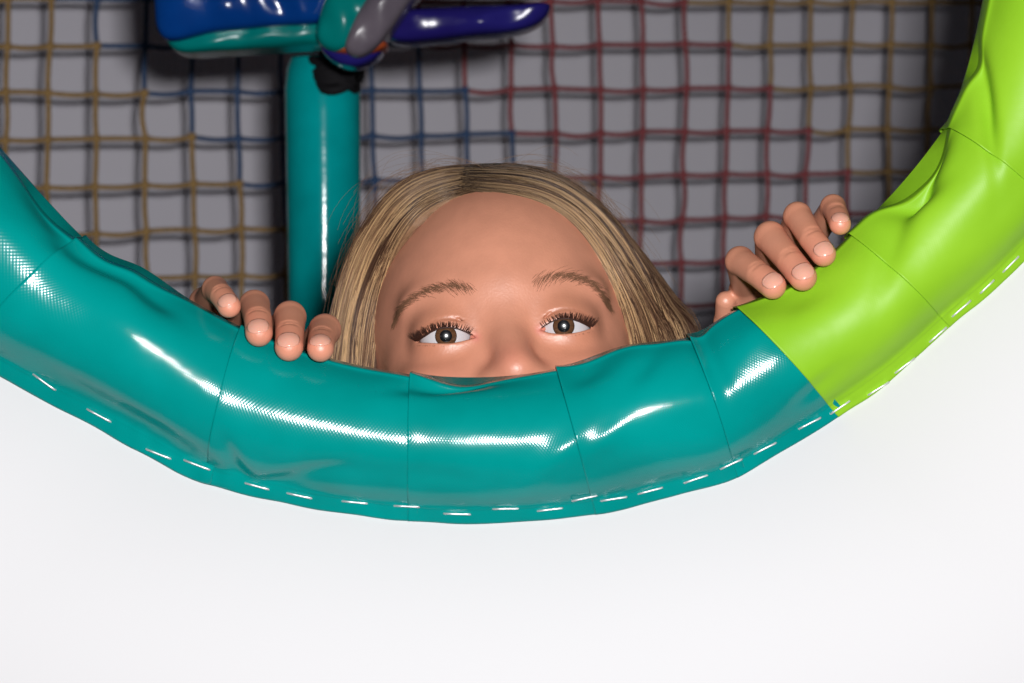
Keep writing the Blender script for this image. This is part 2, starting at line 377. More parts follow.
for b, (nm, m, lb) in enumerate([('yellow_netting', M_cy, 'ochre yellow netting at the left'), ('blue_netting', M_cb, 'dark blue netting behind the pole'),
                          ('red_netting', M_cr, 'red netting right of centre'), ('yellow_netting', M_cy, 'dull yellow netting at the upper right')]):
    if not segs[b]: continue
    v, f = tubes(segs[b], 0.0022, 5)
    kv, kf = knot_mesh(knots[b])
    allf = [tuple(x) for x in f] + [tuple(i + len(v) for i in q) for q in kf]
    o = mesh_obj(nm, np.concatenate([v, kv]), allf, m, net); o['label'] = lb

# ------------------------------------------------------------------ teal padded pole
PD = 2.0; PR = PD / 2.2
pole = thing('padded_pole', 'upright round pole in glossy teal vinyl padding behind the girl, before the net', 'pole', tuple(W(325, 341.5, PD)[:2]) + (0.0,))
zs = [0.0, 0.3, 0.6, 0.9, 1.12, 1.20, 1.28, 1.34, 1.38, 1.405, 1.42, 1.4265, 1.428]
V = []
for z0_ in zs:
    z = z0_ if z0_ < 1.2 else 1.22 + (z0_ - 1.22) * PR
    t = np.clip((z0_ - 1.24) / 0.19, -1, 1); r = (0.0262 + 0.0020 * t) * PR
    if z0_ > 1.415: r -= (z0_ - 1.415) * 0.35
    xc = W(324.5 - 2.0 * t, 0, PD)[0]
    for a in np.arange(32) * math.pi / 16:
        V.append((xc + r * math.cos(a), PD + r * math.sin(a), z))
nv = 32; Fp = [tuple(q) for q in grid_faces(len(zs), nv, closed_v=True)] + [tuple(range((len(zs) - 1) * nv, len(zs) * nv)), tuple(range(nv))[::-1]]
adopt(mesh_obj('vinyl_padding', V, Fp, M_pole), pole)
xc = W(334, 0, PD)[0]
v, f = tubes([[(xc, PD, 1.30), (xc, PD, 1.41), (xc, PD, 1.56), (xc, PD, 2.3)]], 0.010, 16); adopt(mesh_obj('steel_core', v, f, M_black), pole)
# black webbing tied round the core at the top of the padding
pths = []
for k in range(9):
    a0 = random.uniform(0, 6.28); zz = W(0, 62 + 3.0 * k, PD - 0.03)[2]; rr = 0.017 - 0.0006 * k
    t = np.linspace(0, 2 * math.pi, 22); cx_ = W(335, 0, PD - 0.03)[0]
    pths.append(np.stack([cx_ + rr * np.cos(t + a0), PD - 0.012 + 0.019 * np.sin(t + a0), zz + 0.003 * np.sin(2 * t + k)], 1))
v, f = tubes(pths, 0.0032, 6); adopt(mesh_obj('black_strap', v, f, M_black), pole)

# ------------------------------------------------------------------ padded spinner above (cushions round a hub)
SD = 1.85
def cushion(name, outline, thick, m, dep, parent, flat=0.25, nr=14, tilt=0.0, lab=None):
    """a stuffed vinyl cushion: outline px closed, puffed to both sides"""
    O = catmull(outline, 96, True); c = O.mean(0); V = []
    prof = np.linspace(0, 1, nr)
    rr = np.concatenate([np.sin(prof * math.pi / 2), np.sin(prof[::-1][1:] * math.pi / 2)]); dd = np.concatenate([np.cos(prof * math.pi / 2) ** flat, -np.cos(prof[::-1][1:] * math.pi / 2) ** flat])
    dd[nr - 1] = 0
    for k, (r, d) in enumerate(zip(rr, dd)):
        P = c + (O - c) * max(r, 0.001)
        wr = 0.16 * smooth_noise(P[:, 0] / 12, P[:, 1] / 12, 31, 2) * (1 - r) ** 0.3 * (1 if abs(d) > .05 else 0)
        dz = dep - thick * (d + wr) + tilt * (P[:, 0] - c[0]) * K * dep
        V.append(np.stack([(P[:, 0] - 512) * K * dep, dz, ZC - (P[:, 1] - 341.5) * K * dep], 1))
    V = np.array(V); o = mesh_obj(name, V.reshape(-1, 3), grid_faces(len(V), 96, closed_v=True), m, parent)
    if lab: o['label'] = lab
    return o
spin = thing('padded_spinner', 'glossy vinyl padded hanging paddles, blue left and purple right, above the teal pole', 'padded spinner')
cushion('paddle', [(162, 34), (158, 0), (154, -60), (156, -110), (200, -140), (280, -135), (345, -110), (352, -50), (338, 0), (322, 26), (280, 30), (220, 36), (178, 44)], 0.035, M_blue, SD, spin, flat=0.14, lab='blue vinyl paddle at the left')
cushion('underside_panel', [(168, 42), (164, 26), (230, 12), (330, 14), (352, 34), (338, 46), (290, 50), (230, 54), (184, 55)], 0.030, M_gteal, SD + 0.012, spin, lab='sea green lower edge of the blue paddle')
cushion('paddle', [(388, 40), (384, 26), (400, 14), (450, 10), (510, 8), (546, 6), (549, 14), (538, 26), (515, 34), (460, 40), (410, 45)], 0.028, M_navy, SD + 0.02, spin, lab='purple blue vinyl paddle at the right')
cushion('paddle', [(380, 5), (400, -4), (470, -2), (530, -3), (552, -9), (556, -40), (530, -70), (430, -80), (370, -60), (366, -15)], 0.026, M_navy, SD + 0.05, spin, lab='upper purple vinyl paddle')
cushion('hub_sleeve', [(318, 40), (322, 15), (335, -20), (350, -80), (400, -85), (398, -20), (380, 20), (362, 40), (345, 54), (328, 52)], 0.030, M_gteal, SD - 0.012, spin, lab='green hub sleeve')
cushion('hub_sleeve', [(346, 50), (356, 20), (376, -15), (400, -70), (440, -75), (432, -20), (410, 8), (392, 34), (376, 52), (358, 60)], 0.028, M_greyv, SD - 0.018, spin, lab='grey translucent looking hub sleeve')
cushion('hub_cap', [(322, 48), (340, 44), (365, 46), (385, 44), (380, 58), (362, 68), (345, 68), (330, 60)], 0.022, M_navy, SD - 0.004, spin)
cushion('orange_band', [(326, 47), (345, 50), (368, 51), (386, 44), (387, 50), (370, 57), (346, 57), (330, 53)], 0.025, M_orange, SD - 0.009, spin)
v, f = tubes([[tuple(W(352, 60, SD + 0.01)), tuple(W(350, 0, SD + 0.05)), (W(342, 0, PD)[0], PD - 0.05, 1.425)]], 0.010, 12); mesh_obj('bracket', v, f, M_black, spin)

# ================================================================== the girl
O0 = W(505, 331, 1.33) * 1000.0                       # midpoint of the eyes, mm
TH = math.radians(4.8); PH = math.radians(28)
Uv = np.array([math.cos(TH), 0, math.sin(TH)]); Wv = np.array([-math.sin(TH), 0, math.cos(TH)]); Fv = np.array([0, -1.0, 0])
Av = Fv * math.cos(PH) + Wv * math.sin(PH); Hv = -Fv * math.sin(PH) + Wv * math.cos(PH)
def HP(u, a, h): return O0 + Uv * u + Av * a + Hv * h          # head coordinates -> world mm
def px_loc(px, py, d=1.322):                                    # pixel -> (u, w) in mm of the rolled face frame
    q = W(px, py, d) * 1000 - O0; return float(q @ Uv), float(q @ Wv)
def spaced(segs):
    out = [segs[0][0]]
    for (a, b, s) in segs:
        n = max(1, int(round((b - a) / s))); out += list(a + (b - a) * (np.arange(1, n + 1) / n))
    return np.array(out, dtype=np.float32)
zc = ZC * 1000
gx = spaced([(-330, -160, 6), (-160, -44, 0.9), (-44, -14, 0.55), (-14, 6, 0.9), (6, 44, 0.55), (44, 160, 0.9), (160, 330, 6)])
gy = spaced([(1212, 1300, 0.9), (1300, 1334, 0.6), (1334, 1360, 1.0), (1360, 1420, 2.0), (1420, 1560, 4.5)])
gz = spaced([(-6, 940, 10), (940, 1150, 4), (1150, 1208, 1.2), (1208, 1246, 0.55), (1246, 1308, 0.9)])
Fd = np.full((len(gx), len(gy), len(gz)), 40.0, dtype=np.float32)
def smin(a, b, k):
    h = np.maximum(k - np.abs(a - b), 0) / k; return np.minimum(a, b) - h * h * k * 0.25
def sl(lo, hi):
    r = []
    for g, l, h in zip((gx, gy, gz), lo, hi):
        i0 = int(np.searchsorted(g, l)); i1 = int(np.searchsorted(g, h)); r.append(slice(max(0, i0 - 1), min(len(g), i1 + 1)))
    return tuple(r)
def pts(s): return gx[s[0]][:, None, None], gy[s[1]][None, :, None], gz[s[2]][None, None, :]
def put(s, d, k, op='u'):
    if op == 'u': Fd[s] = smin(Fd[s], d.astype(np.float32), k)
    else: Fd[s] = -smin(-Fd[s], d.astype(np.float32), k)       # subtract solid d
def ell(C, R, k=6, frame='head', op='u'):
    C = np.asarray(C, float)
    ax = (Uv, Av, Hv) if frame == 'head' else (np.eye(3) if frame == 'world' else frame)
    Cw = HP(*C) if frame == 'head' else C
    m = max(R) + k + 4; s = sl(Cw - m, Cw + m); X, Y, Z = pts(s)
    q = [((X - Cw[0]) * a[0] + (Y - Cw[1]) * a[1] + (Z - Cw[2]) * a[2]).astype(np.float32) for a in ax]
    k0 = np.sqrt(sum((qi / r) ** 2 for qi, r in zip(q, R))); k1 = np.sqrt(sum((qi / (r * r)) ** 2 for qi, r in zip(q, R))) + 1e-6
    put(s, k0 * (k0 - 1) / k1, k, op)
def cap(A, B, ra, rb, k=4, op='u'):
    A = np.asarray(A, float); B = np.asarray(B, float); m = max(ra, rb) + k + 3
    s = sl(np.minimum(A, B) - m, np.maximum(A, B) + m); X, Y, Z = pts(s); D = B - A; L2 = float(D @ D) + 1e-9
    t = np.clip(((X - A[0]) * D[0] + (Y - A[1]) * D[1] + (Z - A[2]) * D[2]) / L2, 0, 1).astype(np.float32)
    d = np.sqrt((X - A[0] - t * D[0]) ** 2 + (Y - A[1] - t * D[1]) ** 2 + (Z - A[2] - t * D[2]) ** 2) - (ra + (rb - ra) * t)
    put(s, d, k, op)
def mm(px, py, d): return W(px, py, d) * 1000
def chaincap(N, k):      # one tapered limb through several nodes, blended into the rest once
    N = [(np.asarray(p, float), r) for p, r in N]; A_ = np.array([p for p, r in N]); m = max(r for p, r in N) + k + 3
    s = sl(A_.min(0) - m, A_.max(0) + m); X, Y, Z = pts(s); best = None
    for (A, ra), (B, rb) in zip(N[:-1], N[1:]):
        D = B - A; t = np.clip(((X - A[0]) * D[0] + (Y - A[1]) * D[1] + (Z - A[2]) * D[2]) / float(D @ D), 0, 1)
        d = np.sqrt((X - A[0] - t * D[0]) ** 2 + (Y - A[1] - t * D[1]) ** 2 + (Z - A[2] - t * D[2]) ** 2) - (ra + (rb - ra) * t)
        best = d if best is None else smin(best, d, 0.6)
    put(s, best, k)

# torso, legs, arms (all hidden behind the panel; the girl stands on the floor)
ell((0, 1440, 955), (122, 78, 150), 30, 'world'); ell((0, 1440, 790), (104, 76, 130), 40, 'world'); ell((0, 1440, 700), (120, 82, 80), 30, 'world')
for s_ in (-1, 1):
    cap((s_ * 62, 1440, 680), (s_ * 66, 1432, 385), 64, 43, 20); cap((s_ * 66, 1432, 385), (s_ * 70, 1445, 75), 43, 27, 15)
    cap((s_ * 70, 1450, 38), (s_ * 80, 1350, 24), 26, 20, 12); cap((0, 1440, 1035), (s_ * 125, 1445, 1028), 45, 38, 30)
cap((0, 1440, 1040), HP(0, -78, -40), 43, 44, 20)

# cranium and face
ell((0, -63, 28), (63.5, 83, 74), 2)
ell((0, -27, -14), (54, 35, 48), 12)
ell((0, -30, -44), (45, 40, 40), 18); ell((0, -2, -70), (16, 13, 12), 14)
for s_ in (-1, 1):
    ell((s_ * 23, -2.5, 17), (23, 12, 8.5), 9)                # brow bone
    ell((s_ * 31, -11, -29), (22, 20, 19), 12)              # cheek
    ell((s_ * 63, -70, -10), (5, 15, 24), 4)               # ear
    ell((s_ * 62, -60, -12), (5, 8, 15), 2, op='s')
ell((0, -9, -46), (25, 22, 19), 12)
ell((0, 4, 18), (17, 12, 10), 9); chaincap([(HP(0, 4.5, 22), 8.5), (HP(0.5, 6.5, 8), 8.3), (HP(1, 8.2, -4), 8.2), (HP(1.8, 10.8, -13), 8.4), (HP(3, 13.6, -22), 8.8), (HP(3.5, 15.2, -27), 9.0)], 5); ell((3.5, 14.2, -28), (9.6, 9.6, 7.8), 3)
for s_ in (-1, 1):
    ell((3 + s_ * 9.8, 9, -30), (5.8, 7.5, 6.0), 6)
    cap(HP(3 + s_ * 5, 15, -40), HP(3 + s_ * 4.5, 9, -32), 2.6, 2, 2, op='s')
cap(HP(-18, 8, -51), HP(0, 16.5, -48.5), 3, 3.6, 4); cap(HP(18, 8, -51), HP(0, 16.5, -48.5), 3, 3.6, 4)
cap(HP(-15, 8, -56), HP(0, 15.5, -57.5), 3, 4.2, 4); cap(HP(15, 8, -56), HP(0, 15.5, -57.5), 3, 4.2, 4)
cap(HP(-19, 10, -53), HP(0, 21, -53), 0.9, 0.9, 1.5, op='s'); cap(HP(19, 10, -53), HP(0, 21, -53), 0.9, 0.9, 1.5, op='s')
# soften the blends of brow, nose and cheeks into one another
def soften(lo, hi, n, margin):
    s = sl(np.array(lo), np.array(hi)); B = Fd[s].copy()
    for _ in range(n):
        for ax, g in enumerate((gx[s[0]], gy[s[1]], gz[s[2]])):
            h = np.diff(g)[:, None, None]; M = np.moveaxis(B, ax, 0); fl = (M[1:] - M[:-1]) / h
            M[1:-1] += np.float32(0.28) * (fl[1:] - fl[:-1]) / (h[1:] + h[:-1])
    w_ = 1.0
    for g, q, l, h in zip(pts(s), range(3), lo, hi): w_ = w_ * np.clip(np.minimum(g - l, h - g) / margin, 0, 1)
    w_ = w_ * w_ * (3 - 2 * w_); Fd[s] = Fd[s] * (1 - w_) + B * w_
soften((-80, 1270, 1185), (70, 1420, 1310), 22, 14.0)
# eyes
ER = 12.0
EYES = [dict(c=(445.5, 336), up=[(415.5, 342.3), (425, 336.4), (434, 331), (446, 328.4), (457, 329.3), (467, 332.8), (476, 337.3)], lo=[(415.5, 342.3), (428, 342.7), (446, 343.4), (460, 341.6), (476, 337.3)],
             crease=[(415, 337), (424, 327), (434, 321), (446, 318), (458, 319.5), (468, 324.5), (476, 331)], bag=[(422, 352), (436, 354), (452, 354), (466, 349.5), (476, 343)]),
        dict(c=(564.0, 326), up=[(540, 329.7), (549, 323.8), (558, 320.2), (568, 319.4), (578, 321.5), (586, 325), (592.5, 328)], lo=[(540, 329.7), (550, 332.9), (564, 333.8), (578, 332.1), (592.5, 328)],
             crease=[(541, 322), (550, 313.5), (560, 309.5), (571, 309), (582, 312), (592, 318.5), (598, 324)], bag=[(541, 337), (550, 342.5), (564, 345), (578, 343.5), (588, 340)])]
for e in EYES:
    uw = px_loc(*e['c'], 1.322); e['C'] = O0 + Uv * uw[0] + Wv * uw[1]; e['uw'] = uw
    e['upw'] = np.array([px_loc(*p) for p in e['up']]); e['low'] = np.array([px_loc(*p) for p in e['lo']])
    Fa = (Uv, Fv, Wv)
    ell(e['C'], (14.2, 13.5, 13.5), 7, Fa)
for e in EYES:
    C = e['C']
    def onlid(p, R=13.4):
        u, w_ = px_loc(*p); du, dw = u - e['uw'][0], w_ - e['uw'][1]; f = math.sqrt(max(R * R - (du * 0.94) ** 2 - dw * dw, 9)); return O0 + Uv * u + Wv * w_ + Fv * f
    cr = [onlid(p, 14.0) for p in catmull(e['crease'], 13)]
    for a, b in zip(cr[:-1], cr[1:]): cap(a, b, 0.35, 0.35, 1.3, op='s')
    s = sl(C - 24, C + 24); X, Y, Z = pts(s)
    u = (X - O0[0]) * Uv[0] + (Z - O0[2]) * Uv[2] + 0 * Y; w_ = (X - O0[0]) * Wv[0] + (Z - O0[2]) * Wv[2] + 0 * Y
    cu = catmull(e['upw'], 60); cl = catmull(e['low'], 60)
    d2 = np.maximum(w_ - np.interp(u, cu[:, 0], cu[:, 1]), np.interp(u, cl[:, 0], cl[:, 1]) - w_)
    d2 = np.maximum(d2, np.maximum(cu[0, 0] - u, u - cu[-1, 0])); d2 = np.maximum(d2, (Y - (C[1] - 2.0)))
    put(s, d2, 0.7, 's'); ell(C, (ER + .15,) * 3, 0.4, Fa, 's')
    ic_ = e['upw'][-1] if e is EYES[0] else e['upw'][0]; sg = 1 if e is EYES[0] else -1
    ell(O0 + Uv * (ic_[0] - sg * 1.3) + Wv * (ic_[1] + 0.2) + Fv * 7.6, (1.5, 1.8, 1.1), 0.8, Fa)

# hands: joints (px, py, distance, radius px)
def chain(J, k=3.0):
    P = [(mm(a, b, d), r * K * d * 1000) for a, b, d, r in J]
    for (A, ra), (B, rb) in zip(P[:-1], P[1:]): cap(A, B, ra, rb, k)
HL = dict(pinky=[(229, 306, 1.2315, 12.5), (222, 296, 1.239, 12.6), (215, 289, 1.253, 13.3), (205, 303, 1.287, 13.5)],
          ring=[(259.0, 333, 1.2275, 14.4), (258, 320, 1.236, 14.6), (254.5, 305, 1.256, 15.6), (242, 321, 1.292, 15)],
          middle=[(289, 347, 1.2265, 15.0), (289.5, 334, 1.235, 15.2), (290, 317, 1.253, 16.6), (275, 340, 1.292, 16)],
          index=[(320.5, 348.5, 1.2280, 14.2), (321.5, 340, 1.237, 14.4), (325, 330, 1.253, 16.6), (310, 352, 1.290, 17)])
HR = dict(index=[(773, 286, 1.2290, 14.0), (758, 274, 1.237, 13.8), (740, 261, 1.253, 15.2), (745, 291, 1.292, 13.5)],
          middle=[(803, 277, 1.2275, 14.8), (790, 261, 1.236, 15.0), (770, 237, 1.253, 16.4), (770, 268, 1.294, 15)],
          ring=[(823.5, 254, 1.2295, 13.4), (812, 239, 1.237, 13.6), (797.5, 216, 1.253, 14.6), (788, 250, 1.294, 15)],
          pinky=[(840, 224, 1.2360, 11.6), (837, 215, 1.244, 12.0), (833, 207, 1.253, 13.0), (812, 240, 1.291, 13)])
# keep each distal joint resting on the vinyl
PADS = []; CREASE = []
for H, wr, th, el, sh in ((HL, (262, 452, 1.330, 30), [(352, 395, 1.288, 11), (335, 400, 1.300, 12.5), (300, 415, 1.315, 15)], (-272, 1425, 1040), (-125, 1445, 1028)),
                          (HR, (772, 405, 1.330, 30), [(725.5, 301, 1.286, 10.0), (727, 322, 1.296, 12.5), (742, 362, 1.315, 16)], (272, 1430, 1050), (125, 1445, 1028))):
    fing = []
    for nm, J in H.items():
        if nm == 'skip': continue
        # separate fingers: union each with a small k so gaps stay crisp
        P = [(mm(a, b, d), 0.955 * r * K * d * 1000) for a, b, d, r in J]
        fing.append((nm, P))
    for nm, P in fing:
        for j, ((A, ra), (B, rb)) in enumerate(zip(P[:-1], P[1:])): cap(A, B, ra, rb, 0.25 if j < 2 else 1.2)
        # knuckle creases on the back of the joint
        for jj, offs in ((1, (-0.9, 0.9)),):
            A_, B_, C_ = P[jj - 1][0], P[jj][0], P[jj + 1][0]; ra = P[jj][1]
            for of in offs:
                D = (A_ - B_) if of < 0 else (B_ - C_ if jj == 2 else A_ - B_); D = D / np.linalg.norm(D)
                n0 = np.array([0, -0.6, 0.8]); n0 = n0 - D * (n0 @ D); n0 /= np.linalg.norm(n0); b0 = np.cross(D, n0)
                arcp = [B_ - D * of + (n0 * math.cos(t) + b0 * math.sin(t)) * (ra + 0.15) for t in np.linspace(-0.75, 0.75, 7)]
                for a, b in zip(arcp[:-1], arcp[1:]): CREASE.append((a, b))
    for nm, P in fing:
        Wp = mm(wr[0], wr[1], wr[2]); M_, rm = P[3]; cap(M_, M_ + (Wp - M_) * 0.8, rm * 1.02, rm * 1.15, 6)
    P = [(mm(a, b, d), r * K * d * 1000) for a, b, d, r in th]
    for (A, ra), (B, rb) in zip(P[:-1], P[1:]): cap(A, B, ra, rb, 2)
    Wp = mm(wr[0], wr[1], wr[2]); cap(P[-1][0], Wp, P[-1][1], 12, 6)
    cap(Wp, el, 19, 27, 10); cap(el, sh, 29, 36, 12)
    PADS += fing

for a, b in CREASE: cap(a, b, 0.30, 0.30, 1.0, op='s')

def surface_nets(F, gx, gy, gz):
    S = F < 0
    c = S[:-1, :-1, :-1].astype(np.int8)
    tot = np.zeros(tuple(n - 1 for n in F.shape), np.int8)
    for i in (0, 1):
        for j in (0, 1):
            for k in (0, 1): tot += S[i:F.shape[0] - 1 + i, j:F.shape[1] - 1 + j, k:F.shape[2] - 1 + k]
    act = np.nonzero((tot > 0) & (tot < 8)); ai, aj, ak = act; n = len(ai)
    acc = np.zeros((n, 3)); cnt = np.zeros(n)
    G = (gx.astype(float), gy.astype(float), gz.astype(float))
    for ax in range(3):
        oth = [x for x in range(3) if x != ax]
        for b0 in (0, 1):
            for b1 in (0, 1):
                o = [0, 0, 0]; o[oth[0]] = b0; o[oth[1]] = b1; p = list(o); p[ax] = 1
                f0 = F[ai + o[0], aj + o[1], ak + o[2]].astype(float); f1 = F[ai + p[0], aj + p[1], ak + p[2]].astype(float)
                m = (f0 < 0) != (f1 < 0); t = np.where(m, f0 / np.where(m, f0 - f1, 1), 0)
                A = np.stack([G[0][ai + o[0]], G[1][aj + o[1]], G[2][ak + o[2]]], 1); B = np.stack([G[0][ai + p[0]], G[1][aj + p[1]], G[2][ak + p[2]]], 1)
                acc += np.where(m[:, None], A + (B - A) * t[:, None], 0); cnt += m
    V = acc / cnt[:, None]
    idx = np.full(tot.shape, -1, np.int32); idx[act] = np.arange(n)
    Q = []
    for ax in range(3):
        a = np.moveaxis(S, ax, 0); ch = a[:-1] != a[1:]
        ch = np.moveaxis(ch, 0, ax); e = np.nonzero(ch); e = [x.copy() for x in e]
        oth = [x for x in range(3) if x != ax]
        ok = (e[oth[0]] > 0) & (e[oth[1]] > 0) & (e[oth[0]] < F.shape[oth[0]] - 1) & (e[oth[1]] < F.shape[oth[1]] - 1)
        e = [x[ok] for x in e]
        def cell(d0, d1):
            q = [x for x in e]; q[oth[0]] = q[oth[0]] - d0; q[oth[1]] = q[oth[1]] - d1; return idx[q[0], q[1], q[2]]
        q = np.stack([cell(1, 1), cell(0, 1), cell(0, 0), cell(1, 0)], 1)
        ins = S[e[0], e[1], e[2]]; flip = ins if ax != 1 else ~ins
        q[~flip] = q[~flip][:, ::-1]; Q.append(q)
    return V, np.concatenate(Q)
BV, BQ = surface_nets(Fd, gx, gy, gz)
BV = BV / 1000.0
# skin tint
def skin_tint(V):
    base = np.array([0.70, 0.30, 0.19]); C = np.tile(base, (len(V), 1))
    Q = V * 1000 - O0; u, a, h = Q @ Uv, Q @ Av, Q @ Hv
    def mixc(col, m):
        nonlocal C; m = np.clip(m, 0, 1)[:, None]; C = C * (1 - m) + np.array(col) * m
    hd = (h > -90) & (np.abs(u) < 70) & (a > -60)
    mixc((0.76, 0.28, 0.18), hd * 0.5 * np.exp(-((np.abs(u) - 32) / 16) ** 2 - ((h + 28) / 14) ** 2))
    mixc((0.74, 0.265, 0.175), hd * 0.6 * np.exp(-((u - 2) / 10) ** 2 - ((h + 25) / 9) ** 2))
    mixc((0.62, 0.16, 0.13), hd * 0.9 * (np.abs((h + 53) / 7.5) < 1) * (np.abs(u) < 18) * (a > 8))
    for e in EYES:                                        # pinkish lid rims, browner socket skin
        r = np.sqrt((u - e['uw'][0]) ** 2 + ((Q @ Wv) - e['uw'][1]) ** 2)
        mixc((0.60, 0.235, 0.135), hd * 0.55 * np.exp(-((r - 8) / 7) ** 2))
    for e in EYES:  # dark line painted along the lid crease in place of the fold's shade
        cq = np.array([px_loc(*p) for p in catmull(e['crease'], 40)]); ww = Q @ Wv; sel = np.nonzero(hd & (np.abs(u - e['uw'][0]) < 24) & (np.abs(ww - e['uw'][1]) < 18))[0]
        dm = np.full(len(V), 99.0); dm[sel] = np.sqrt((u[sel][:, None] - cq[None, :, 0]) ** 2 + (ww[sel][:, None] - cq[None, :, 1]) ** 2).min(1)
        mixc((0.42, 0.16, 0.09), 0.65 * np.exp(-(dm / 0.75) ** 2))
    for e in EYES:
        for q_ in (e['upw'][-1] if e is EYES[0] else e['upw'][0],):
            r = np.sqrt((u - q_[0]) ** 2 + ((Q @ Wv) - q_[1]) ** 2); mixc((0.70, 0.22, 0.17), hd * 0.8 * np.exp(-(r / 2.2) ** 2))
    for nm, P in PADS:
        d = np.linalg.norm(V * 1000 - P[0][0], axis=1); mixc((0.76, 0.275, 0.18), 0.7 * np.exp(-(d / 8) ** 2))
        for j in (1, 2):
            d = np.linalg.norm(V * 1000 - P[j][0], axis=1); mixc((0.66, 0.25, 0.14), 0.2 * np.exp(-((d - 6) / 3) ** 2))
    return np.concatenate([C, np.ones((len(V), 1))], 1)
girl = thing('person', 'blonde child peeking over the teal padded ring, both hands curled over it, eyes wide open', 'person', (0, 1.44, 0))
def gadd(o, parent=None):
    return adopt(o, girl)
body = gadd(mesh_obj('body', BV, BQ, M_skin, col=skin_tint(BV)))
bt = BVHTree.FromPolygons([tuple(v) for v in BV[:]], [tuple(q) for q in BQ.tolist()])
def face_hit(px, py):
    h = bt.ray_cast(Vector((0, 0, ZC)), (Vector(W(px, py, 1.0)) - Vector((0, 0, ZC))).normalized()); return (np.array(h[0]), np.array(h[1])) if h[0] else (None, None)

# eyeballs > iris, pupil
for e in EYES:
    C = e['C'] / 1000; g = (np.array([0, 0, ZC]) - C); g /= np.linalg.norm(g)
    s1 = np.cross(g, [0, 0, 1.0]); s1 /= np.linalg.norm(s1); s2 = np.cross(s1, g)
    def capmesh(R, a0, a1, n1, n2, bulge=0.0):
        V = []
        for t in np.linspace(a0, a1, n1):
            rr = R + bulge * max(0, 1 - (t / 0.42) ** 2)
            for p in np.arange(n2) * 2 * math.pi / n2: V.append(C + rr * (g * math.cos(t) + math.sin(t) * (s1 * math.cos(p) + s2 * math.sin(p))))
        return np.array(V), grid_faces(n1, n2, closed_v=True)
    v, f = capmesh(ER / 1000 - .0002, 1e-3, math.pi - 1e-3, 40, 40); eb = gadd(mesh_obj('eyeball', v, f, M_sclera))
    def sub(nm, v, f, m):
        o = mesh_obj(nm, v, f, m, col=None); o.parent = eb; return o
    ai = math.asin(4.85 / 12.0); ap = math.asin(2.7 / 12.0)
    v, f = capmesh(0.01186, ap * 0.9, ai, 12, 60, 0.0005)
    tv = np.linspace(0, 1, 12).repeat(60); an = np.tile(np.arange(60), 12)
    r_ = rng.uniform(0.75, 1.25, 60)[an]
    ic = np.array([0.105, 0.05, 0.024])[None] * r_[:, None] * (1 - 0.75 * (tv > 0.86))[:, None] * (1.15 - 0.3 * tv)[:, None]
    io = mesh_obj('iris', v, f, M_iris, eb, col=np.concatenate([ic, np.ones((len(ic), 1))], 1)); io['label'] = 'hazel brown iris'
    v, f = capmesh(0.01190, 1e-3, ap, 8, 40, 0.0005); mesh_obj('pupil', v, f, M_pupil, eb)
nt = M_iris.node_tree; at = nt.nodes.new('ShaderNodeAttribute'); at.attribute_name = 'tint'; nt.links.new(at.outputs['Color'], nt.nodes['Principled BSDF'].inputs['Base Color'])
for ch in girl.children:
    if ch.name.startswith('eyeball'):
        for s_ in ch.children: s_.matrix_parent_inverse = Matrix.Identity(4)

# eyebrows
BROWS = [dict(c=[(396, 322), (401, 311), (410, 302), (424, 294), (440, 289), (456, 288.5), (467, 290.5), (476, 294)], w=[2, 3.5, 4.5, 5.5, 6.5, 8, 9, 9], sd=-1),
         dict(c=[(533, 287), (541, 282.5), (552, 279), (566, 278), (580, 280.5), (593, 287), (602, 296), (608, 307)], w=[10, 9.5, 8, 7, 6, 5, 4, 2.5], sd=1)]
for B in BROWS:
    c = catmull(B['c'], 200); tg = np.gradient(c, axis=0); tg /= np.linalg.norm(tg, axis=1, keepdims=True); wd = np.interp(np.linspace(0, len(B['c']) - 1, 200), range(len(B['c'])), B['w']) * 1.12
    paths = []
    for k in range(620):
        j = random.randrange(200); med_ = (1 - j / 200.0) if B['sd'] > 0 else j / 200.0
        if random.random() < 0.75 * max(0, med_ - 0.55) / 0.45: continue
        q = random.gauss(0, 0.34); nrm = np.array([-tg[j][1], tg[j][0]])
        p = c[j] + nrm * q * wd[j]
        out = tg[j] * B['sd']; medial = (1 - j / 200.0) if B['sd'] > 0 else (j / 200.0)
        upv = np.array([0, -1.0]); d = out * (0.9 - 0.45 * medial) + upv * (0.2 + 0.7 * medial) * (1 if q * (1 if nrm[1] > 0 else -1) > -0.1 else 0.4) + np.array([random.gauss(0, .12), random.gauss(0, .12)])
        L = random.uniform(6, 11); row = []
        for t in (0, 0.35, 0.7, 1.0):
            h, nr = face_hit(*(p + d * L * t + out * L * 0.25 * t * t))
            if h is None: break
            row.append(h + nr * (0.00005 + 0.0005 * math.sin(t * 2.6)))
        if len(row) == 4: paths.append(row)
    v, f = tubes(paths, np.array([0.00006, 0.00008, 0.00006, 0.00002])[None], 3); gadd(mesh_obj('eyebrow', v, f, M_brow))
